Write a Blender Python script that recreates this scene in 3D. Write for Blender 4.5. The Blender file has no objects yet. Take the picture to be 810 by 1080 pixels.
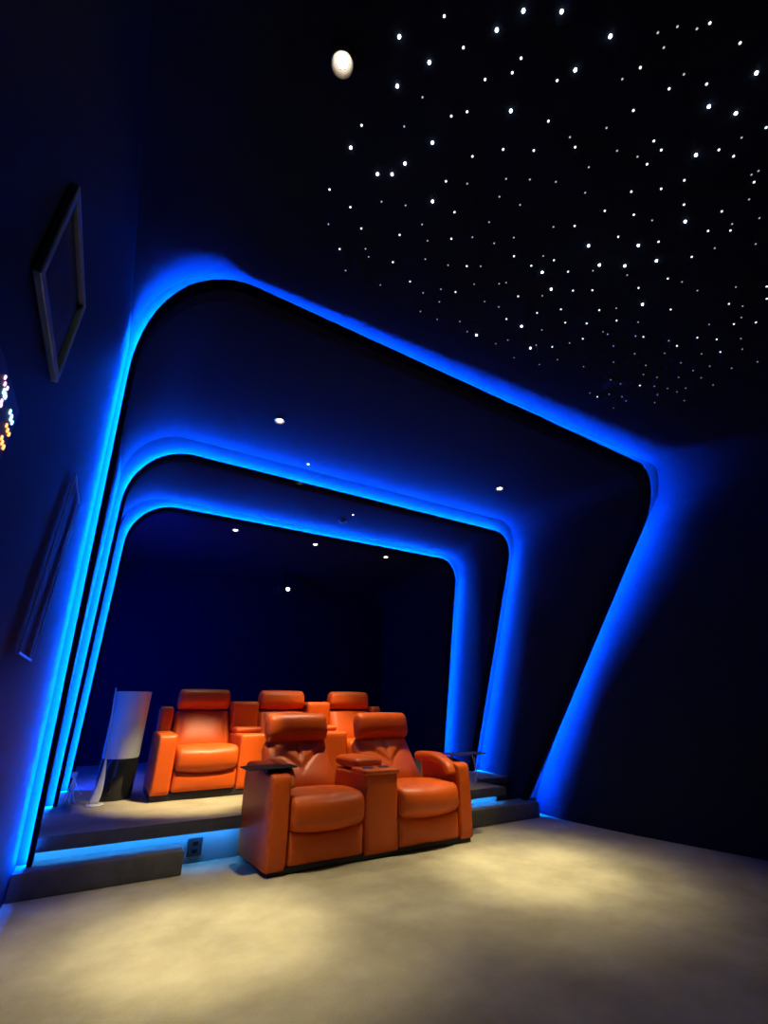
import bpy, bmesh, math, random
from mathutils import Vector, Matrix, noise
random.seed(7)
scene = bpy.context.scene
COL = scene.collection

# ------------------------------------------------------------------ view
scene.view_settings.view_transform = 'Standard'
scene.view_settings.look = 'None'
scene.view_settings.gamma = 1
scene.view_settings.exposure = 0
scene.view_settings.use_curve_mapping = False
scene.cycles.use_denoising = True
scene.cycles.max_bounces = 6
scene.cycles.diffuse_bounces = 3
scene.cycles.glossy_bounces = 3
scene.cycles.sample_clamp_indirect = 4

# ------------------------------------------------------------------ camera
F = 467.0; TILT = math.atan(206 / F)
YAW = math.atan(295 / (206 * math.sin(TILT) + F * math.cos(TILT)))
fw = Vector((math.sin(YAW) * math.cos(TILT), math.cos(YAW) * math.cos(TILT), math.sin(TILT)))
rt = Vector((math.cos(YAW), -math.sin(YAW), 0)); up = rt.cross(fw)
cd = bpy.data.cameras.new('camera'); cam = bpy.data.objects.new('camera', cd); COL.objects.link(cam)
m = Matrix((rt, up, -fw)).transposed().to_4x4(); m.translation = (0, 0, 1.12); cam.matrix_world = m
cd.sensor_fit = 'VERTICAL'; cd.sensor_height = 36; cd.lens = F / 1080 * 36; cd.clip_start = 0.02
scene.camera = cam
w = bpy.data.worlds.new('world'); scene.world = w; w.use_nodes = True
w.node_tree.nodes['Background'].inputs[0].default_value = (0, 0, 0, 1)

# ------------------------------------------------------------------ materials
def mat(name, col, rough=.6, metal=0, spec=.5, bump=0, bscale=60, var=0, vscale=4, col2=None, coat=0):
    M = bpy.data.materials.new(name); M.use_nodes = True
    nt = M.node_tree; b = nt.nodes['Principled BSDF']
    b.inputs['Base Color'].default_value = (*col, 1); b.inputs['Roughness'].default_value = rough
    b.inputs['Metallic'].default_value = metal; b.inputs['Specular IOR Level'].default_value = spec
    b.inputs['Coat Weight'].default_value = coat
    tc = nt.nodes.new('ShaderNodeTexCoord')
    if bump:
        n = nt.nodes.new('ShaderNodeTexNoise'); n.inputs['Scale'].default_value = bscale; n.inputs['Detail'].default_value = 4
        nt.links.new(tc.outputs['Object'], n.inputs['Vector'])
        bp = nt.nodes.new('ShaderNodeBump'); bp.inputs['Strength'].default_value = bump; bp.inputs['Distance'].default_value = .01
        nt.links.new(n.outputs['Fac'], bp.inputs['Height']); nt.links.new(bp.outputs['Normal'], b.inputs['Normal'])
    if var:
        n2 = nt.nodes.new('ShaderNodeTexNoise'); n2.inputs['Scale'].default_value = vscale; n2.inputs['Detail'].default_value = 6
        n2.inputs['Roughness'].default_value = .6
        nt.links.new(tc.outputs['Object'], n2.inputs['Vector'])
        r = nt.nodes.new('ShaderNodeValToRGB'); r.color_ramp.elements[0].position = .35; r.color_ramp.elements[1].position = .65
        c2 = col2 or tuple(c * (1 - var) for c in col)
        r.color_ramp.elements[0].color = (*c2, 1); r.color_ramp.elements[1].color = (*col, 1)
        nt.links.new(n2.outputs['Fac'], r.inputs['Fac']); nt.links.new(r.outputs['Color'], b.inputs['Base Color'])
    return M

def emit(name, col, s, sample=True):
    M = bpy.data.materials.new(name); M.use_nodes = True
    b = M.node_tree.nodes['Principled BSDF']
    b.inputs['Base Color'].default_value = (.02, .02, .02, 1)
    b.inputs['Emission Color'].default_value = (*col, 1); b.inputs['Emission Strength'].default_value = s
    if not sample: M.cycles.emission_sampling = 'NONE'
    return M

# ------------------------------------------------------------------ object helpers
def obj(name, bm, material, parent=None, smooth=True, sub=0, bevel=0, autos=None):
    bmesh.ops.recalc_face_normals(bm, faces=bm.faces)
    me = bpy.data.meshes.new(name); bm.to_mesh(me); bm.free()
    for p in me.polygons: p.use_smooth = smooth
    o = bpy.data.objects.new(name, me); COL.objects.link(o)
    for mm in (material if isinstance(material, (list, tuple)) else [material]): me.materials.append(mm)
    if bevel:
        b = o.modifiers.new('bevel', 'BEVEL'); b.width = bevel; b.segments = 2; b.limit_method = 'ANGLE'; b.angle_limit = .6
    if sub:
        s = o.modifiers.new('sub', 'SUBSURF'); s.levels = sub; s.render_levels = sub
    if autos is not None:
        me.set_sharp_from_angle(angle=math.radians(autos))
    if parent is not None:
        o.parent = parent
        root = parent
        off = Vector(parent.location)
        while root.parent: root = root.parent; off += Vector(root.location)
        me.transform(Matrix.Translation(-off))
    return o

def thing(name, label, cat, loc, group=None):
    o = bpy.data.objects.new(name, None); COL.objects.link(o); o.location = loc; o.empty_display_size = .1
    return tag(o, label, cat, group)

def tag(o, label, cat, group=None):
    o['label'] = label; o['category'] = cat
    if group: o['group'] = group
    return o

def struct(name, bm, material, **k):
    o = obj(name, bm, material, **k); o['kind'] = 'structure'; return o

def box(bm, x0, x1, y0, y1, z0, z1):
    v = [bm.verts.new(p) for p in ((x0,y0,z0),(x1,y0,z0),(x1,y1,z0),(x0,y1,z0),(x0,y0,z1),(x1,y0,z1),(x1,y1,z1),(x0,y1,z1))]
    for f in ((0,3,2,1),(4,5,6,7),(0,1,5,4),(1,2,6,5),(2,3,7,6),(3,0,4,7)): bm.faces.new([v[i] for i in f])
    return v

def B(*a):
    bm = bmesh.new(); box(bm, *a); return bm

def lathe(prof, c, n=32, bm=None, sx=1, sy=1):
    """prof [(r,z)...] about the z axis at c"""
    bm = bm or bmesh.new(); rings = []
    for r, z in prof:
        if r <= 1e-6: rings.append([bm.verts.new((c[0], c[1], c[2] + z))])
        else: rings.append([bm.verts.new((c[0] + sx * r * math.cos(2*math.pi*i/n), c[1] + sy * r * math.sin(2*math.pi*i/n), c[2] + z)) for i in range(n)])
    for a, b in zip(rings, rings[1:]):
        for i in range(n):
            j = (i + 1) % n
            if len(a) == 1 and len(b) == 1: continue
            if len(a) == 1: bm.faces.new((a[0], b[i], b[j]))
            elif len(b) == 1: bm.faces.new((a[i], a[j], b[0]))
            else: bm.faces.new((a[i], a[j], b[j], b[i]))
    return bm

def tube(pts, r, n=8, bm=None, cap=True):
    bm = bm or bmesh.new(); pts = [Vector(p) for p in pts]; rings = []
    rr = r if isinstance(r, (list, tuple)) else [r] * len(pts)
    for i, p in enumerate(pts):
        t = (pts[min(i+1, len(pts)-1)] - pts[max(i-1, 0)]).normalized()
        a = t.orthogonal().normalized() if i == 0 else (a - t * a.dot(t)).normalized()
        b = t.cross(a)
        rings.append([bm.verts.new(p + rr[i]*(a*math.cos(2*math.pi*k/n) + b*math.sin(2*math.pi*k/n))) for k in range(n)])
    for A, C in zip(rings, rings[1:]):
        for k in range(n): bm.faces.new((A[k], A[(k+1)%n], C[(k+1)%n], C[k]))
    if cap: bm.faces.new(rings[0][::-1]); bm.faces.new(rings[-1])
    return bm

def softbox(x0, x1, y0, y1, z0, z1, r=.04, n=14, deform=None, bm=None):
    """rounded, finely gridded box; deform(u,v,w,p)->p with u,v,w in -1..1 makes cushions of it"""
    bm = bm or bmesh.new(); c = Vector(((x0+x1)/2, (y0+y1)/2, (z0+z1)/2)); h = Vector(((x1-x0)/2, (y1-y0)/2, (z1-z0)/2))
    rr = r if isinstance(r, (tuple, list)) else (r, r, r)
    rr = [min(rr[i], h[i]) for i in range(3)]
    grid = {}
    def coords(i, k):   # finer towards the edges
        s = 2*i/n - 1
        return math.sin(s*math.pi/2) * .55 + s * .45
    def vert(i, j, k):
        key = (i, j, k)
        if key in grid: return grid[key]
        q = Vector((coords(i,0)*h[0], coords(j,1)*h[1], coords(k,2)*h[2]))
        inn = Vector([max(-(h[a]-rr[a]), min(h[a]-rr[a], q[a])) for a in range(3)])
        d = Vector([(q[a]-inn[a])/rr[a] if rr[a] > 0 else 0 for a in range(3)])
        L = d.length
        if L > 1e-9:
            mx = max(abs(d[0]), abs(d[1]), abs(d[2])); d = d / L * mx
        p = inn + Vector([d[a]*rr[a] for a in range(3)])
        u = Vector([p[a]/h[a] for a in range(3)])
        P = p + c
        if deform: P = Vector(deform(u[0], u[1], u[2], P))
        grid[key] = bm.verts.new(P); return grid[key]
    for a in range(n):
        for b in range(n):
            for s in (0, n):
                bm.faces.new([vert(*q) for q in ((s,a,b),(s,a+1,b),(s,a+1,b+1),(s,a,b+1))])
                bm.faces.new([vert(*q) for q in ((a,s,b),(a+1,s,b),(a+1,s,b+1),(a,s,b+1))])
                bm.faces.new([vert(*q) for q in ((a,b,s),(a+1,b,s),(a+1,b+1,s),(a,b+1,s))])
    return bm

def lerp(a, b, t): return a + (b - a) * t
def sstep(a, b, x):
    t = max(0, min(1, (x-a)/(b-a))); return t*t*(3-2*t)
def gau(x, s): return math.exp(-(x/s)**2)
def bez(p, n=16):
    P = [Vector(q) for q in p]; out = []
    for i in range(n+1):
        t = i/n; q = P[:]
        while len(q) > 1: q = [a.lerp(b, t) for a, b in zip(q, q[1:])]
        out.append(q[0])
    return out
STARS=[(0.582,0.554,2),(0.829,0.395,3),(0.954,0.325,3),(0.779,0.483,3),(0.465,0.686,3),(0.700,0.586,2),(0.920,0.495,2),(0.609,0.689,3),(0.922,0.545,2),(0.840,0.617,2),(1.101,0.470,2),(0.536,0.817,3),(0.649,0.795,1),(0.796,0.786,2),(0.846,0.739,2),(1.009,0.641,3),(1.180,0.585,2),(0.637,0.922,1),(0.783,0.909,3),(0.719,1.044,3),(1.084,0.766,2),(1.211,0.698,2),(0.979,0.860,2),(0.690,1.115,3),(0.937,1.009,2),(1.035,0.965,1),(1.186,0.852,1),(1.290,0.796,1),(1.409,0.739,1),(1.172,0.276,3),(1.322,0.178,1),(1.370,0.131,1),(1.467,0.064,2),(1.629,0.034,2),(1.138,0.410,3),(1.361,0.273,2),(1.331,0.332,1),(1.536,0.196,1),(1.530,0.253,2),(1.650,0.166,2),(1.788,0.045,3),(1.470,0.373,2),(1.739,0.201,3),(1.867,0.155,3),(1.426,0.472,1),(2.044,0.113,2),(1.313,0.578,1),(1.367,0.592,2),(1.659,0.395,2),(1.724,0.399,2),(1.549,0.504,1),(1.655,0.471,1),(1.724,0.467,2),(1.885,0.329,3),(1.956,0.264,2),(2.045,0.243,2),(1.494,0.615,1),(1.952,0.417,2),(2.210,0.239,1),(2.259,0.249,2),(1.892,0.497,2),(0.470,1.013,2),(0.466,1.115,3),(0.628,1.150,3),(0.454,1.332,2),(0.582,1.357,2),(0.709,1.252,1),(0.826,1.206,1),(0.935,1.119,3),(1.067,1.106,2),(0.519,1.496,1),(0.683,1.428,2),(0.631,1.594,2),(0.757,1.520,1),(0.796,1.554,1),(0.718,1.700,1),(0.882,1.354,2),(0.956,1.245,1),(1.034,1.305,1),(1.142,1.229,2),(0.934,1.512,2),(1.087,1.402,1),(1.225,1.367,1),(1.324,1.316,2),(1.091,1.570,2),(0.946,1.682,1),(1.206,1.597,1),(1.287,1.520,1),(1.378,1.490,2),(1.335,1.601,1),(1.272,1.723,1),(1.406,1.721,1),(1.549,1.659,1),(1.217,0.931,1),(1.337,0.907,1),(1.260,1.055,1),(1.237,1.164,1),(1.366,1.130,1),(1.437,1.051,1),(1.579,0.900,1),(1.674,0.839,2),(1.744,0.707,2),(1.835,0.875,3),(1.396,1.276,1),(1.519,1.131,2),(1.664,1.046,1),(1.738,1.033,2),(1.651,1.124,2),(1.740,1.122,3),(1.871,1.042,2),(1.993,0.920,3),(1.994,0.964,1),(1.442,1.389,1),(1.573,1.310,1),(1.604,1.282,1),(1.741,1.317,2),(1.870,1.238,1),(1.879,1.176,3),(2.006,1.115,2),(2.108,1.053,2),(1.584,1.453,1),(1.692,1.439,1),(1.944,1.348,2),(2.057,1.250,2),(2.280,1.129,2),(1.806,1.486,2),(1.938,1.480,3),(2.171,1.310,2),(2.303,1.242,2),(2.084,1.434,1),(2.464,1.233,1),(1.649,1.703,1),(1.724,1.694,3),(1.898,1.687,1),(1.948,1.619,1),(2.142,1.592,3),(2.159,1.552,1),(2.271,1.506,2),(2.349,1.419,1),(2.397,1.345,2),(2.113,1.723,1),(2.408,1.576,1),(1.578,0.700,1),(1.775,0.580,2),(1.894,0.643,2),(2.007,0.612,1),(2.070,0.482,2),(2.165,0.527,3),(2.277,0.402,2),(2.489,0.320,1),(2.327,0.493,2),(2.430,0.431,2),(1.933,0.759,2),(2.076,0.733,3),(2.154,0.664,2),(2.127,0.849,3),(2.198,0.880,1),(2.257,0.737,3),(2.410,0.621,2),(2.467,0.527,1),(2.639,0.399,1),(2.433,0.771,2),(2.341,0.899,2),(2.480,0.960,3),(2.531,0.741,1),(2.678,0.727,1),(2.858,0.595,1),(3.017,0.497,2),(3.123,0.539,2),(2.959,0.679,2),(3.056,0.644,1),(3.153,0.693,1),(2.679,0.892,2),(2.363,1.064,1),(2.455,1.125,2),(2.594,1.061,1),(3.030,0.832,1),(3.172,0.746,2),(3.284,0.664,2),(2.511,1.231,1),(2.646,1.280,1),(2.750,1.121,2),(2.695,1.144,1),(2.940,1.052,1),(3.040,1.050,2),(3.084,0.935,2),(3.219,0.875,2),(3.375,0.925,2),(3.278,1.005,1),(3.360,0.786,1),(3.484,0.831,1),(2.851,1.250,1),(3.037,1.137,1),(2.331,1.679,1),(2.951,1.705,1),(3.047,1.705,2),(2.641,1.526,1),(2.795,1.382,1),(3.039,1.281,1),(3.242,1.132,1),(3.468,1.042,1),(3.410,1.132,1),(3.551,1.145,1),(3.638,0.970,1),(2.956,1.517,1),(3.067,1.508,1),(3.220,1.442,2),(3.331,1.388,1),(3.245,1.316,1),(3.449,1.350,1),(3.560,1.336,1),(3.574,1.274,1),(3.726,1.143,1),(3.103,1.635,1),(3.307,1.620,1),(3.226,1.602,1),(3.540,1.510,1),(3.456,1.438,1),(3.304,1.733,1),(3.731,0.838,1),(3.121,1.350,1),(3.729,1.369,1),(3.392,1.231,1),(2.220,0.214,1),(2.332,0.301,1),(2.398,0.408,1),(1.993,0.187,1),(1.384,0.191,1),(1.441,0.097,1)]
# ------------------------------------------------------------------ materials used
M_WALL = mat('dark_wall_fabric', (.010, .015, .028), .9, spec=.1, bump=.25, bscale=220)
M_WALL_L = mat('satin_dark_wall_paint', (.006, .013, .050), .6, spec=.12)
M_BACKING = mat('blue_grey_backing', (.022, .028, .04), .8)
M_BLACK = mat('black_wall_fabric', (.004, .007, .020), .95, spec=.05)
M_CEIL = mat('dark_ceiling_fabric', (.009, .0135, .025), .95, spec=.1, bump=.2, bscale=200)
M_CARPET = mat('beige_carpet', (.39, .35, .225), .95, spec=.1, bump=.55, bscale=160, var=1, vscale=2.0, col2=(.27, .24, .15))
M_RISER = mat('grey_riser', (.20, .20, .19), .9, spec=.1)
M_STEP = mat('grey_step_carpet', (.135, .132, .125), .95, spec=.1, bump=.4, bscale=180, var=.25, vscale=8)
M_DARK = mat('black_lacquer', (.0035, .004, .006), .7, spec=.08)
M_LEATHER = mat('orange_leather', (.61, .094, .008), .40, spec=.26, bump=.10, bscale=110, var=.14, vscale=3)
M_SEAM = mat('dark_seam', (.12, .02, .006), .8)
M_PLINTH = mat('black_plinth', (.012, .012, .012), .7)
M_TRAY = mat('black_tray', (.008, .008, .010), .5, spec=.2)
M_METAL = mat('brushed_metal', (.45, .45, .47), .3, metal=1)
M_RINGD = mat('bronze_trim_ring', (.16, .12, .08), .5)
M_RING = mat('warm_trim_ring', (.55, .47, .36), .35, metal=.3)
M_WHITE = mat('white_plastic', (.55, .57, .60), .4)
M_WIRE = mat('white_wire', (.7, .72, .75), .4)
M_FRAME = mat('grey_blue_frame', (.13, .21, .33), .35)
M_PANEL = mat('black_panel', (.008, .009, .012), .5)
M_EDGE = mat('pale_edge_trim', (.16, .19, .23), .3, metal=.4)
LED = (.0, .075, 1.0)
M_LED = emit('blue_led', LED, 1500)
M_LEDCY = emit('cyan_led', (.02, .27, 1.0), 95)
M_FILLB = emit('added_blue_fill', (0, .10, 1), 34)  # added fill glow behind the left legs of the outer and middle arch
M_FILLR = emit('added_rear_fill', (0, .03, 1), 750)  # added fill glow behind the innermost arch, turns the back wall navy
M_LEDL = emit('blue_led_wall_run', LED, 950)
M_LAMP = emit('warm_lamp', (1, .93, .78), 14, False)
M_LAMPC = emit('cool_lamp', (.55, .85, 1.0), 14, False)
M_STAR3 = emit('star_bright', (.85, .92, 1.0), 9, False)
M_STAR2 = emit('star_mid', (.9, .95, 1.0), 2.2, False)
M_STAR1 = emit('star_dim', (.9, .93, 1.0), .6, False)

# ------------------------------------------------------------------ room shell
CZ = 3.5
XL = -.30
RW = [(-2.6, 5.7), (2.2, 4.84), (3.3, 4.63), (4.1, 4.565), (5.5, 4.81), (6.4, 4.88), (9.0, 5.15)]
def xr(y):
    for (a, b), (c, d) in zip(RW, RW[1:]):
        if y <= c: return lerp(b, d, (y-a)/(c-a))
    return RW[-1][1]
YS = [-2.6 + .2*i for i in range(59)]; YS = [y for y in YS if y < 9.0] + [9.0]
RFL, RFR = .46, .36
def strip_surface(rows):
    bm = bmesh.new(); vs = [[bm.verts.new(p) for p in r] for r in rows]
    for a, b in zip(vs, vs[1:]):
        for i in range(len(a)-1): bm.faces.new((a[i], a[i+1], b[i+1], b[i]))
    return bm
bm = strip_surface([[(XL, y, z) for z in (0, .3, 1, 2, CZ-RFL)] for y in YS]); struct('wall_left', bm, M_WALL_L)
bm = strip_surface([[(xr(y), y, z) for z in (0, .3, 1, 2, CZ-RFR)] for y in YS]); struct('wall_right', bm, M_WALL)
rows = []
for y in YS:
    r = [(XL + RFL*(1-math.cos(t*math.pi/20)), y, CZ - RFL*(1-math.sin(t*math.pi/20))) for t in range(11)]
    r += [(lerp(XL+RFL, xr(y)-RFR, i/10), y, CZ) for i in range(1, 10)]
    r += [(xr(y) - RFR*(1-math.sin(t*math.pi/20)), y, CZ - RFR*(1-math.cos(t*math.pi/20))) for t in range(11)]
    rows.append(r)
struct('ceiling', strip_surface(rows), M_CEIL)
struct('wall_back', B(XL-.1, 5.3, 9.0, 9.1, 0, CZ+.1), M_BLACK, smooth=False)
struct('wall_front', B(XL-.1, 6.0, -2.7, -2.6, 0, CZ+.1), M_WALL, smooth=False)
struct('floor', B(XL-.1, 6.0, -2.7, 9.1, -.1, 0), M_CARPET, smooth=False)

# raised platform for the back row: overhanging deck on a recessed riser
PZ = .30
bm = bmesh.new()
def prism(bm, poly, z0, z1):
    a = [bm.verts.new((x, y, z0)) for x, y in poly]; b = [bm.verts.new((x, y, z1)) for x, y in poly]
    n = len(poly); bm.faces.new(a[::-1]); bm.faces.new(b)
    for i in range(n): bm.faces.new((a[i], a[(i+1) % n], b[(i+1) % n], b[i]))
prism(bm, [(XL, 4.385), (4.10, 4.385), (4.10, 4.95), (xr(4.95), 4.95), (xr(5.5), 5.5), (xr(6.4), 6.4), (xr(9), 9), (XL, 9)], PZ-.065, PZ)
plat = struct('floor_platform', bm, M_CARPET, smooth=False, bevel=.008)
o = obj('nosing', B(XL, 4.10, 4.370, 4.386, PZ-.085, PZ+.001), M_STEP, plat, smooth=False); o['label'] = 'dark grey nosing'
bm = bmesh.new(); prism(bm, [(XL, 4.48), (4.06, 4.48), (4.06, 4.99), (xr(4.99), 4.99), (xr(4.99), 5.05), (XL, 5.05)], 0, PZ-.065)
o = obj('riser', bm, M_RISER, plat, smooth=False)
bm = bmesh.new()
box(bm, XL+.02, 4.05, 4.393, 4.401, PZ-.078, PZ-.066)
o = obj('light_strip', bm, M_LEDCY, plat, smooth=False); o['label'] = 'blue light strip under the platform edge'

# ------------------------------------------------------------------ lit arches
def arch_path(xb_l, xt_l, xb_r, xt_r, zb, zt_l, zt_r, rl, rrr, ns=14):
    """open outline in x,z from the left foot over the top to the right foot, with rounded corners"""
    P = [Vector((xb_l, zb)), Vector((xt_l, zt_l)), Vector((xt_r, zt_r)), Vector((xb_r, zb))]
    out = []
    def leg(a, b, n=14, s=0, e=1):
        return [a.lerp(b, lerp(s, e, i/n)) for i in range(n)]
    def corner(p, a, b, r):
        da = (a-p).normalized(); db = (b-p).normalized(); ang = da.angle(db); L = r/math.tan(ang/2)
        p0 = p + da*L; p1 = p + db*L; c = p + (da+db).normalized()*(r/math.sin(ang/2))
        v0 = p0-c; v1 = p1-c; om = v0.angle(v1)
        return p0, p1, [c + (v0*math.sin((1-t)*om) + v1*math.sin(t*om))/math.sin(om) for t in [i/ns for i in range(ns+1)]]
    a0, a1, A = corner(P[1], P[0], P[2], rl); b0, b1, Bc = corner(P[2], P[1], P[3], rrr)
    return leg(P[0], a0) + A + leg(a1, b0, 20)[1:] + Bc + leg(b1, P[3])[1:] + [P[3]]
def normals(path):
    N = []
    for i in range(len(path)):
        t = (path[min(i+1, len(path)-1)] - path[max(i-1, 0)]).normalized(); N.append(Vector((-t.y, t.x)))
    return N
def light_arch(label, Y0, k, path, thick, depth, gap, lip, rear):
    root = thing('light_arch', label, 'arch', (2.1, Y0, 0), 'lit arches around the seating')
    N = normals(path)
    nleft = 16
    def ring(o0, o1_, d0, d1, ia=0, ib=None):
        bm = bmesh.new(); R = []
        for i, (p, n) in list(enumerate(zip(path, N)))[ia:ib]:
            o1 = o1_(i) if callable(o1_) else o1_
            q = []
            for o_, d_ in ((o0, d0), (o1, d0), (o1, d1), (o0, d1)):
                x, z = p.x + n.x*o_, p.y + n.y*o_
                z = max(z, path[0].y) if p in (path[0], path[-1]) else z
                q.append(bm.verts.new((x, Y0 - k*z + d_, z)))
            R.append(q)
        for a, b in zip(R, R[1:]):
            for i in range(4): bm.faces.new((a[i], a[(i+1) % 4], b[(i+1) % 4], b[i]))
        bm.faces.new(R[0]); bm.faces.new(R[-1][::-1]); return bm
    obj('frame', ring(0, thick, 0, depth), M_DARK, root, autos=40)
    nl = nleft
    lipf = lambda i: 0 if i <= nl else min(1, (i-nl)/6)
    obj('backing', ring(thick, lambda i: lerp(gap, .25, sstep(15, 24, i)), depth-.012, depth), M_BACKING, root, autos=40)
    obj('added_glow_lip', ring(thick-.004, lambda i: thick + .002 + lip*lipf(i), .002, .008), M_DARK, root, autos=40)  # lip added to cut the long tail of the strip glow
    s = obj('light_strip', ring(thick+.0005, thick+.003, .045, .065, nl, None), M_LED, root, autos=40)
    s['label'] = 'glowing blue light strip over the top and down the right side'
    s = obj('light_strip', ring(.004, thick-.004, depth+.001, depth+.006, 0, nl+1), rear, root, autos=40)  # added strip, unseen from the camera, throws blue onto the walls behind
    s['label'] = 'added blue fill strip hidden behind the left side, tinting the walls beyond'
    s = obj('light_strip', ring(thick+.0005, thick+.003, .045, .065, 0, nl+1), M_LEDL, root, autos=40)
    s['label'] = 'glowing blue light strip up the left side'
    return root
p1 = arch_path(-.205, -.245, 4.37, 4.66, .15, 3.44, 3.36, .52, .42)
light_arch('outermost and largest blue lit arch, leaning over the front seats', 4.43, .68, p1, .03, .09, .105, .021, M_FILLB)
p2 = arch_path(-.19, -.22, 4.645, 4.425, PZ, 3.31, 3.29, .48, .34)
light_arch('middle blue lit arch, nested between the largest and smallest arch', 5.7, .48, p2, .03, .09, .12, .003, M_FILLB)
p3 = arch_path(-.13, -.165, 4.76, 4.67, PZ, 3.37, 3.37, .46, .34)
light_arch('innermost and smallest blue lit arch, just above the back row of seats', 6.5, .25, p3, .03, .09, .125, .003, M_FILLR)

# ------------------------------------------------------------------ front steps
def step(label, x0, x1):
    r = softbox(x0, x1, 4.21, 4.475, 0, .15, r=.008, n=6)
    tag(obj('carpet_step', r, M_STEP, autos=50), label, 'step', 'low steps in front of the platform')
step('low grey carpeted step left of the front sofa, against the left wall', XL+.003, .73)
step('low grey carpeted step right of the front sofa, at the foot of the arch', 3.36, 4.44)

# ------------------------------------------------------------------ sofas
def leather(name, bm, parent, label=None):
    o = obj(name, bm, M_LEATHER, parent)
    if label: o['label'] = label
    return o

def arm(x0, x1, yf, yb, z0, zf, zb, parent, flare=0):
    def d(u, v, ww, p):
        t = (p.y-yf)/(yb-yf)
        top = lerp(zf, zb, sstep(0, .8, t)); base = zf
        z = z0 + (p.z-z0)*(top-z0)/(base-z0)
        y = p.y + .02*(1-t)*((p.z-z0)/(zf-z0))*0
        return (p.x - flare*t*(1-u)/2, y - .012*(1-t)*(1-ww*ww), z)
    return leather('armrest', softbox(x0, x1, yf, yb, z0, zf, r=(.022, .05, .035), n=16, deform=d), parent)

def seat(xa, xb, yf, yb, z0, zs, zt, puff, parent, crown=.014):
    """seat cushion whose front lip rolls over a footrest panel below it"""
    w2 = (xb-xa)/2; xc = (xa+xb)/2
    def d(u, v, ww, p):
        cx = 1-abs(u)**3
        z = p.z; y = p.y
        if ww > 0: z += crown*cx*(1-.4*v*v)*ww - .006*gau(u, .10)*sstep(.2, .9, ww) * (1 - sstep(-.2, .8, v))
        if v < 0: y -= puff*cx*(1-ww*ww)*(-v)
        z -= .030*(1-u*u)*sstep(-.0, -1, ww)*1.0 - .012*sstep(0, -1, ww)      # crease dips at the middle
        z -= .05*sstep(-.2, 1, v)*sstep(-1, 1, ww)*.6
        return (p.x, y, z)
    leather('seat_cushion', softbox(xa+.004, xb-.004, yf, yb, zs, zt, r=(.035, .075, .075), n=22, deform=d), parent)
    def f(u, v, ww, p):
        y = p.y; z = p.z
        if v < 0: y -= .018*(1-abs(u)**3)*(1-ww*ww)*(-v)
        if ww > 0: z -= .032*(1-u*u)*ww - .010*ww
        return (p.x, y, z)
    leather('footrest', softbox(xa+.006, xb-.006, yf+.035, yf+.16, z0, zs+.012, r=(.025, .03, .035), n=18, deform=f), parent)

def backrest(xa, xb, y0, z0, y1, z1, T, butterfly, parent, narrow=0):
    w2 = (xb-xa)/2; xc = (xa+xb)/2; L = math.hypot(y1-y0, z1-z0)
    e = Vector((0, (y1-y0)/L, (z1-z0)/L)); n = Vector((0, -e.z, e.y))
    def d(u, v, ww, p):
        # p in local frame: x, y=thickness (front negative), z = along the back
        h = 0
        if v < 0:
            edge = (1-abs(u)**4)*(1-abs(ww)**6); f_ = (-v)**.5
            t = (ww+1)/2
            h = .030*edge
            if butterfly:
                seam = .34 + .54*abs(u)**.72
                dlt = t - seam
                h += .014*sstep(-.03, .10, dlt)*edge       # shoulder pieces stand proud
                h -= .012*gau(dlt, .04)*edge
                h -= .016*gau(u, .055)*sstep(.48, .72, t)*edge
                h += .018*gau(t-.25, .22)*edge
            else:
                h += .014*gau(t-.40, .35)*edge - .010*gau(abs(u)-.80, .05)*edge
            h *= f_
        x = xc + u_scale(u, ww)*p.x
        q = Vector((x, y0, z0)) + e*(p.z) + n*(-p.y + h)
        return q
    def u_scale(u, ww): return 1 - narrow*sstep(-1, 1, ww)
    bm = softbox(-w2, w2, 0, T, 0, L, r=(.045, .05, .05), n=44, deform=d)
    return leather('backrest', bm, parent)

def headrest(xa, xb, yc, zc, T, Hh, lean, parent):
    xm = (xa+xb)/2
    ca, sa = math.cos(lean), math.sin(lean)
    def d(u, v, ww, p):
        y = p.y; z = p.z
        if v < 0: y -= .022*(1-abs(u)**4)*(1-ww*ww)*(-v)
        z += .008*(1-u*u)*ww
        y *= 1
        return (xm+p.x*(1-.015*ww), yc + y*ca + z*sa, zc - y*sa + z*ca)
    return leather('headrest', softbox(-(xb-xa)/2, (xb-xa)/2, -T/2, T/2, -Hh/2, Hh/2, r=(.035, T*.48, Hh*.36), n=20, deform=d), parent)

def tray(cx, cy, z, sx, sy, rot, parent, zarm):
    def d(u, v, ww, p):
        a = rot; return (cx + p.x*math.cos(a) - p.y*math.sin(a), cy + p.x*math.sin(a) + p.y*math.cos(a), z + p.z)
    t = obj('tray_table', softbox(-sx/2, sx/2, -sy/2, sy/2, -.008, .008, r=(.05, .05, .007), n=12, deform=d), M_TRAY, parent, autos=40)
    t['label'] = 'thin black swivel tray'
    obj('pivot', lathe([(0, zarm-.01), (.028, zarm-.01), (.028, zarm+.008), (.012, zarm+.012), (.012, z-.004), (0, z-.004)], (cx, cy, 0), 16), M_METAL, t, autos=40)

# front loveseat --------------------------------------------------
YF = 3.82
sofa = thing('recliner_sofa', 'orange leather two-seat recliner sofa with middle console, standing on the floor', 'sofa', (2.19, 4.3, 0))
o = obj('plinth', softbox(1.25, 3.14, 3.845, 4.44, 0, .055, r=.01, n=4), M_PLINTH, sofa, autos=40); o['label'] = 'black recessed plinth'
arm(1.225, 1.385, YF, 4.45, .022, .640, .69, sofa, .06)
arm(3.01, 3.165, YF+.01, 4.45, .022, .63, .69, sofa)
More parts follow.
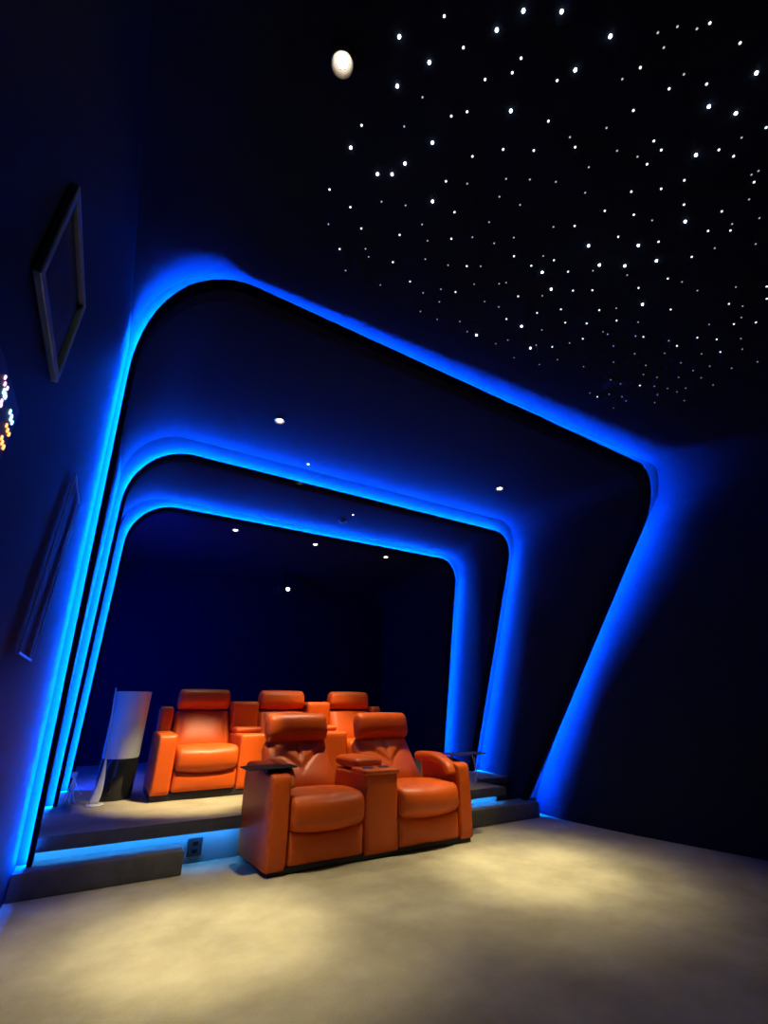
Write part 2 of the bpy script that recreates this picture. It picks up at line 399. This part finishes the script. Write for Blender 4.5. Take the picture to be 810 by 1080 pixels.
# padded roll along the inside of the right arm, curving down in front
def padroll(x0, x1, parent):
    prof = [(4.42, .655), (4.25, .675), (4.08, .672), (3.96, .650), (3.90, .60), (3.885, .54)]
    pts = bez([(0, a, b) for a, b in prof], 24); bm = bmesh.new(); rings = []
    for i, p in enumerate(pts):
        t = (pts[min(i+1, 24)] - pts[max(i-1, 0)]).normalized(); nn = Vector((0, t.z, -t.y))
        if nn.z < 0 and i < 3: pass
        ring = []
        for k in range(16):
            a = 2*math.pi*k/16; cx = math.copysign(abs(math.cos(a))**.6, math.cos(a)); cy = math.copysign(abs(math.sin(a))**.8, math.sin(a))
            ring.append(bm.verts.new(Vector(((x0+x1)/2 + cx*(x1-x0)/2, 0, 0)) + Vector((0, p.y, p.z)) + nn*cy*.042))
        rings.append(ring)
    for a, b in zip(rings, rings[1:]):
        for k in range(16): bm.faces.new((a[k], a[(k+1) % 16], b[(k+1) % 16], b[k]))
    bm.faces.new(rings[0]); bm.faces.new(rings[-1]); return leather('arm_pad', bm, parent)
padroll(2.925, 3.045, sofa)
padroll(1.35, 1.44, sofa)
# console
con = leather('console', softbox(2.035, 2.355, YF+.005, 4.46, .03, .60, r=(.018, .03, .02), n=12), sofa)
leather('console_top', softbox(2.02, 2.37, YF-.008, 4.10, .585, .632, r=(.02, .025, .02), n=12), con)
for cx in (2.115, 2.275):
    c = obj('cup_holder', lathe([(.030, -.03), (.038, .004), (.050, .006), (.052, .001), (.046, -.002), (.038, -.004), (.033, -.03)], (cx, 3.95, .634), 28), M_METAL, con, autos=40)
    c['label'] = 'metal cup holder ring'
leather('console_lid', softbox(2.05, 2.34, 4.06, 4.52, .615, .69, r=(.03, .05, .035), n=14, deform=lambda u, v, ww, p: (p.x, p.y, p.z + .012*(1-u*u)*ww)), con)
for xa, xb, sh in ((1.385, 2.035, 0), (2.355, 3.01, 0)):
    seat(xa, xb, YF-.02, 4.50, .04, .245, .480, .045, sofa)
    backrest(xa-.005, xb+.02, 4.40, .40, 4.735, .84, .16, True, sofa, narrow=.06)
    headrest(xa+.02, xb-.00, 4.735, .935, .17, .255, .26, sofa)
tray(1.245, 4.0, .682, .42, .26, .05, sofa, .65)
# right tray, swung out over the arm
def tray_right():
    t = obj('tray_table', softbox(3.04, 3.49, 3.90, 4.12, .683, .698, r=(.05, .05, .007), n=12), M_TRAY, sofa, autos=40); t['label'] = 'thin black swivel tray'
    obj('pivot', lathe([(0, .62), (.028, .62), (.028, .66), (.012, .664), (.012, .684), (0, .684)], (3.09, 4.0, 0), 16), M_METAL, t, autos=40)
tray_right()

# back row --------------------------------------------------------
YB = 5.30
row = thing('recliner_sofa', 'orange leather three-seat recliner sofa in the back row on the platform', 'sofa', (1.95, 5.8, PZ))
o = obj('plinth', softbox(.535, 3.365, 5.335, 6.12, PZ, PZ+.07, r=.01, n=4), M_PLINTH, row, autos=40); o['label'] = 'black recessed plinth'
Z0 = PZ+.05
arm(.525, .70, YB, 6.1, Z0, .875, .885, row); arm(3.20, 3.375, YB, 6.1, Z0, .875, .885, row)
seats = ((.70, 1.32), (1.64, 2.26), (2.58, 3.20))
for xa, xb in ((1.32, 1.64), (2.26, 2.58)):
    c = leather('console', softbox(xa+.003, xb-.003, YB+.02, 6.02, Z0, .855, r=(.018, .03, .02), n=12), row)
    leather('console_lid', softbox(xa+.01, xb-.01, YB+.30, 5.86, .85, .915, r=(.03, .05, .03), n=12), c)
    leather('console_back', softbox(xa+.0, xb-.0, 5.86, 6.10, .86, 1.185, r=(.03, .05, .05), n=14), c)
for xa, xb in ((.545, .69), (3.21, 3.355)):
    leather('arm_back', softbox(xa, xb, 5.88, 6.10, .86, 1.13, r=(.03, .05, .06), n=12), row)
for xa, xb in seats:
    seat(xa, xb, YB-.03, 5.95, Z0+.02, .535, .755, .030, row)
    backrest(xa-.0, xb+.0, 5.78, .70, 5.97, 1.10, .17, False, row, narrow=.03)
    headrest(xa+.015, xb-.015, 6.00, 1.205, .17, .215, .22, row)

# ------------------------------------------------------------------ things by the left wall
d = thing('storage_drum', 'tall white cylinder on a glossy black base beside the back row', 'drum', (.245, 5.75, PZ))
obj('base', lathe([(0, 0), (.155, 0), (.165, .02), (.168, .2), (.172, .33), (.160, .355), (0, .355)], (.245, 5.75, PZ), 40), mat('glossy_black', (.008, .009, .011), .15), d, autos=40)
obj('body', lathe([(0, .35), (.158, .35), (.168, .37), (.170, .90), (.172, .905), (.172, .965), (.166, .972), (.160, .965), (.160, .93), (0, .93)], (.245, 5.75, PZ), 40), M_WHITE, d, autos=40)
st = thing('floor_stand', 'slim curved white stand left of the white cylinder', 'stand', (.10, 5.45, PZ))
obj('foot', lathe([(0, 0), (.075, 0), (.078, .006), (.070, .014), (0, .016)], (.10, 5.45, PZ), 28), M_WHITE, st, autos=40)
bm = bmesh.new(); rings = []
for i, p in enumerate(bez([(.085, 5.45, PZ+.012), (.155, 5.46, PZ+.22), (.085, 5.48, PZ+.55), (.065, 5.52, PZ+1.0)], 24)):
    t = i/24; wd = lerp(.040, .007, sstep(0, .55, t)); th = lerp(.014, .005, t)
    rings.append([bm.verts.new((p.x + a*wd, p.y + b*th, p.z)) for a, b in ((-1, -.5), (-.5, -1), (.5, -1), (1, -.5), (1, .5), (.5, 1), (-.5, 1), (-1, .5))])
for a, b in zip(rings, rings[1:]):
    for k in range(8): bm.faces.new((a[k], a[(k+1) % 8], b[(k+1) % 8], b[k]))
bm.faces.new(rings[0]); bm.faces.new(rings[-1])
obj('blade', bm, M_WHITE, st)

def wires(label, c, ends, loc):
    t = thing('wire_bundle', label, 'wires', loc, 'loose wires at the feet of the arches')
    obj('connector', softbox(c[0]-.025, c[0]+.025, c[1]-.02, c[1]+.02, c[2]-.02, c[2]+.03, r=.006, n=4), M_WHITE, t)
    for e in ends:
        mid = [(c[0]+(e[0]-c[0])*.15, c[1]+(e[1]-c[1])*.3, lerp(c[2], e[2], .35)), (c[0]+(e[0]-c[0])*.6, lerp(c[1], e[1], .8), lerp(c[2], e[2], .9))]
        obj('wire', tube(bez([c, *mid, e], 14), .006, 8), M_WIRE, t)
wires('loose white wires hanging at the left foot of the inner arches', (-.12, 5.95, PZ+.20), ((-.10, 5.60, PZ+.008), (-.06, 5.64, PZ+.008), (-.15, 5.55, PZ+.008), (-.02, 5.75, PZ+.06)), (-.10, 5.6, PZ))
wires('loose white wires at the right foot of the middle arch', (4.03, 4.75, PZ+.02), ((3.97, 4.70, PZ+.24), (3.96, 4.73, PZ+.29), (4.0, 4.74, PZ+.27), (4.07, 4.78, PZ+.012)), (4.03, 4.75, PZ))

# socket on the riser
s = thing('wall_socket', 'dark socket box on the lit riser between the left step and sofa', 'socket', (.85, 4.47, .06))
obj('plate', softbox(.79, .90, 4.455, 4.479, .045, .165, r=.006, n=4), M_PANEL, s, autos=40)
for zz in (.08, .13): obj('outlet', B(.825, .865, 4.452, 4.456, zz-.012, zz+.012), M_DARK, s, smooth=False)

# framed panels on the left wall
def frame_panel(label, y0, y1, z0, z1, th, rail, mats):
    t = thing('wall_panel', label, 'panel', (XL, (y0+y1)/2, (z0+z1)/2))
    bm = bmesh.new(); x0, x1 = XL+.002, XL+th
    o_ = [(y0, z0), (y1, z0), (y1, z1), (y0, z1)]; i_ = [(y0+rail, z0+rail), (y1-rail, z0+rail), (y1-rail, z1-rail), (y0+rail, z1-rail)]
    V = [[bm.verts.new((x, y, z)) for y, z in q] for x, q in ((x0, o_), (x1, o_), (x1, i_), (x0, i_))]
    for a in range(4):
        for k in range(4): bm.faces.new((V[a][k], V[a][(k+1) % 4], V[(a+1) % 4][(k+1) % 4], V[(a+1) % 4][k]))
    obj('frame', bm, mats[0], t, smooth=False, bevel=.004)
    obj('face', softbox(XL+.004, XL+th-.012, y0+rail-.003, y1-rail+.003, z0+rail-.003, z1-rail+.003, r=.003, n=3), mats[1], t)
frame_panel('square-framed black panel standing out high on the left wall', .865, 1.245, 1.905, 2.185, .020, .022, (M_FRAME, M_PANEL))
frame_panel('tall thin flat panel with pale edges, low on the left wall', 2.02, 2.36, 1.29, 2.00, .007, .008, (M_EDGE, M_WALL))

# equipment panel with pilot lights at the picture's left edge
t = thing('wall_control_panel', 'black wall unit with orange and blue pilot lights at left edge', 'control panel', (XL, 1.0, 1.66))
obj('housing', softbox(XL-.002, XL+.03, .80, 1.02, 1.555, 1.675, r=.006, n=4), M_PANEL, t, autos=40)
M_PO = emit('orange_pilot', (1, .35, .10), 2.5, False); M_PB = emit('blue_pilot', (.35, .6, 1), 2.5, False); M_PP = emit('pink_pilot', (.9, .5, .7), 2, False)
PILOT=[(0.871,1.653,'P',1.0),(0.881,1.646,'P',1.0),(0.899,1.649,'P',1.0),(0.890,1.636,'B',1.3),(0.900,1.635,'B',1.3),(0.907,1.635,'B',1.1),(0.898,1.620,'P',1.0),(0.903,1.614,'P',1.0),(0.958,1.635,'B',1.2),(0.975,1.632,'B',1.6),(0.990,1.630,'B',1.1),(0.968,1.610,'O',1.0),(0.983,1.608,'O',1.1),(0.999,1.608,'O',1.0),(0.969,1.583,'O',1.1),(0.981,1.579,'O',1.2),(0.998,1.578,'O',1.2)]
for y, z, c, s in PILOT:
    o = obj('pilot_light', softbox(XL+.029, XL+.033, y-.0028*s, y+.0028*s, z-.0045*s, z+.0045*s, r=.002, n=3), {'P': M_PP, 'B': M_PB, 'O': M_PO}[c], t)
    o['label'] = {'P': 'pink pilot light', 'B': 'blue pilot light', 'O': 'orange pilot light'}[c]

# ------------------------------------------------------------------ ceiling lamps
def spot(parent, loc, target, energy, angle, blend, col, size=.03):
    L = bpy.data.lights.new('spot_lamp', 'SPOT'); L.energy = energy; L.spot_size = math.radians(angle); L.spot_blend = blend
    L.color = col; L.shadow_soft_size = size
    o = bpy.data.objects.new('spot_lamp', L); COL.objects.link(o); o.parent = parent
    o.location = Vector(loc) - Vector(parent.location)
    o.rotation_euler = (Vector(target) - Vector(loc)).to_track_quat('-Z', 'Y').to_euler()
WARM = (1, .86, .53)
def downlight(label, x, y, r, lens=M_LAMP, ring=M_RING, depth=.008):
    t = thing('ceiling_spotlight', label, 'ceiling light', (x, y, CZ), 'ceiling spotlights')
    obj('trim_ring', lathe([(r*.60, -.004), (r*.86, -depth), (r*.95, -depth-.004), (r, -depth), (r, 0), (r*.6, 0)], (x, y, CZ), 28), ring, t, autos=40)
    obj('lens', lathe([(0, -.011), (r*.35, -.010), (r*.52, -.005), (r*.52, -.001)], (x, y, CZ), 24), lens, t, autos=40)
    return t
t1 = downlight('large bright ceiling spotlight at the edge of the star ceiling, nearest the viewer', .305, .86, .046, ring=M_RINGD, depth=.03)
spot(t1, (.305, .86, CZ-.05), (.9, 2.6, 0), 16, 110, 1.0, WARM)
t2 = downlight('ceiling spotlight left of centre between the largest and middle arch', .85, 3.36, .045)
spot(t2, (.85, 3.36, CZ-.03), (.70, 3.05, 0), 110, 62, 1.0, WARM)
spot(t2, (.85, 3.36, CZ-.03), (.74, 3.16, 0), 660, 27, 1.0, WARM)
spot(t2, (.85, 3.36, CZ-.03), (.74, 3.1, 0), 480, 46, 1.0, WARM)
t3 = downlight('ceiling spotlight at right between the largest and middle arch', 3.54, 3.38, .045)
spot(t3, (3.54, 3.38, CZ-.03), (2.95, 3.1, 0), 170, 66, 1.0, WARM)
spot(t3, (3.54, 3.38, CZ-.03), (3.05, 3.06, 0), 660, 27, 1.0, WARM)
spot(t3, (3.54, 3.38, CZ-.03), (2.98, 3.12, 0), 480, 46, 1.0, WARM)
t4 = downlight('tiny deep-set ceiling spotlight on the middle arch\'s near side, above its left half', 1.36, 3.97, .016)
spot(t4, (1.36, 3.97, CZ-.03), (.93, 5.3, .45), 1300, 31, .85, (1, .79, .44))
t5 = downlight('tiny ceiling spotlight between the middle and smallest arch', 2.38, 4.95, .016)
spot(t5, (2.38, 4.95, CZ-.03), (2.35, 5.05, .5), 360, 62, .9, (1, .80, .48))
spot(t5, (2.38, 4.95, CZ-.03), (2.45, 5.45, .6), 420, 36, .8, (1, .79, .44))
for x, lab in ((1.14, 'leftmost of the three ceiling spotlights behind the smallest arch'), (2.39, 'middle one of the three ceiling spotlights behind the smallest arch'), (3.69, 'rightmost of the three ceiling spotlights behind the smallest arch')):
    t = downlight(lab, x, 6.32, .05)
    spot(t, (x, 6.32, CZ-.03), (x, 6.2, 0), 40, 70, .9, WARM)

# projector at the back
PX, PY, PZ2 = 2.50, 7.9, 3.12
t = thing('projector', 'ceiling projector with a glowing lens at the back of the room', 'projector', (PX, PY, PZ2))
obj('housing', softbox(PX-.20, PX+.20, PY, PY+.34, PZ2-.08, PZ2+.07, r=.025, n=8), M_PANEL, t)
def yl(prof, c, n=24):
    bm = lathe(prof, (0, 0, 0), n)
    bmesh.ops.transform(bm, matrix=Matrix.Translation(c) @ Matrix.Rotation(math.pi/2, 4, 'X'), verts=bm.verts); return bm
obj('lens_ring', yl([(.034, 0), (.034, .03), (.045, .03), (.045, 0)], (PX, PY+.003, PZ2)), M_METAL, t, autos=40)
o = obj('lens', yl([(0, .026), (.02, .024), (.033, .016), (.033, .01)], (PX, PY+.003, PZ2)), M_LAMPC, t)
obj('ceiling_mount', lathe([(0, .06), (.02, .06), (.02, CZ-PZ2-.02), (.07, CZ-PZ2-.015), (.07, CZ-PZ2), (0, CZ-PZ2)], (PX, PY+.17, PZ2), 16), M_DARK, t, autos=40)

# sprinklers / detectors on the tunnel ceiling
for x, y, lab in ((.74, 5.98, 'small ceiling sprinkler left of the three spotlights'), (2.35, 5.22, 'small ceiling detector near the middle of the ceiling, between the two inner arches')):
    s = thing('smoke_detector', lab, 'detector', (x, y, CZ))
    obj('body', lathe([(0, -.035), (.022, -.034), (.030, -.022), (.046, -.016), (.05, 0), (0, 0)], (x, y, CZ), 20), M_PANEL, s, autos=40)
    obj('collar', lathe([(.050, -.006), (.056, -.006), (.056, 0), (.050, 0)], (x, y, CZ), 20), M_EDGE, s, autos=40)

# ------------------------------------------------------------------ star ceiling: one small glowing fibre end per star
def star_mesh(r, h, M):
    bm = lathe([(0, -h), (r*.55, -h*.75), (r, -h*.25), (r, 0)], (0, 0, 0), 8)
    me = bpy.data.meshes.new('star_light'); bm.to_mesh(me); bm.free(); me.materials.append(M); return me
SM = {3: star_mesh(.0065, .012, M_STAR3), 2: star_mesh(.0048, .007, M_STAR2), 1: star_mesh(.004, .005, M_STAR1)}
first = None
for x, y, c in STARS:
    if x > xr(y) - .3: continue
    if first is None: o = bpy.data.objects.new('star_light', SM[c]); first = o
    else: o = first.copy(); o.data = SM[c]
    COL.objects.link(o); o.location = (x, y, CZ - .001)
    o['label'] = {3: 'brightest kind of tiny star light set in the black ceiling', 2: 'medium-bright tiny star light set in the black ceiling', 1: 'faint tiny star light set in the black ceiling'}[c]
    o['category'] = 'star light'; o['group'] = {3: 'bright ceiling stars', 2: 'medium ceiling stars', 1: 'faint ceiling stars'}[c]
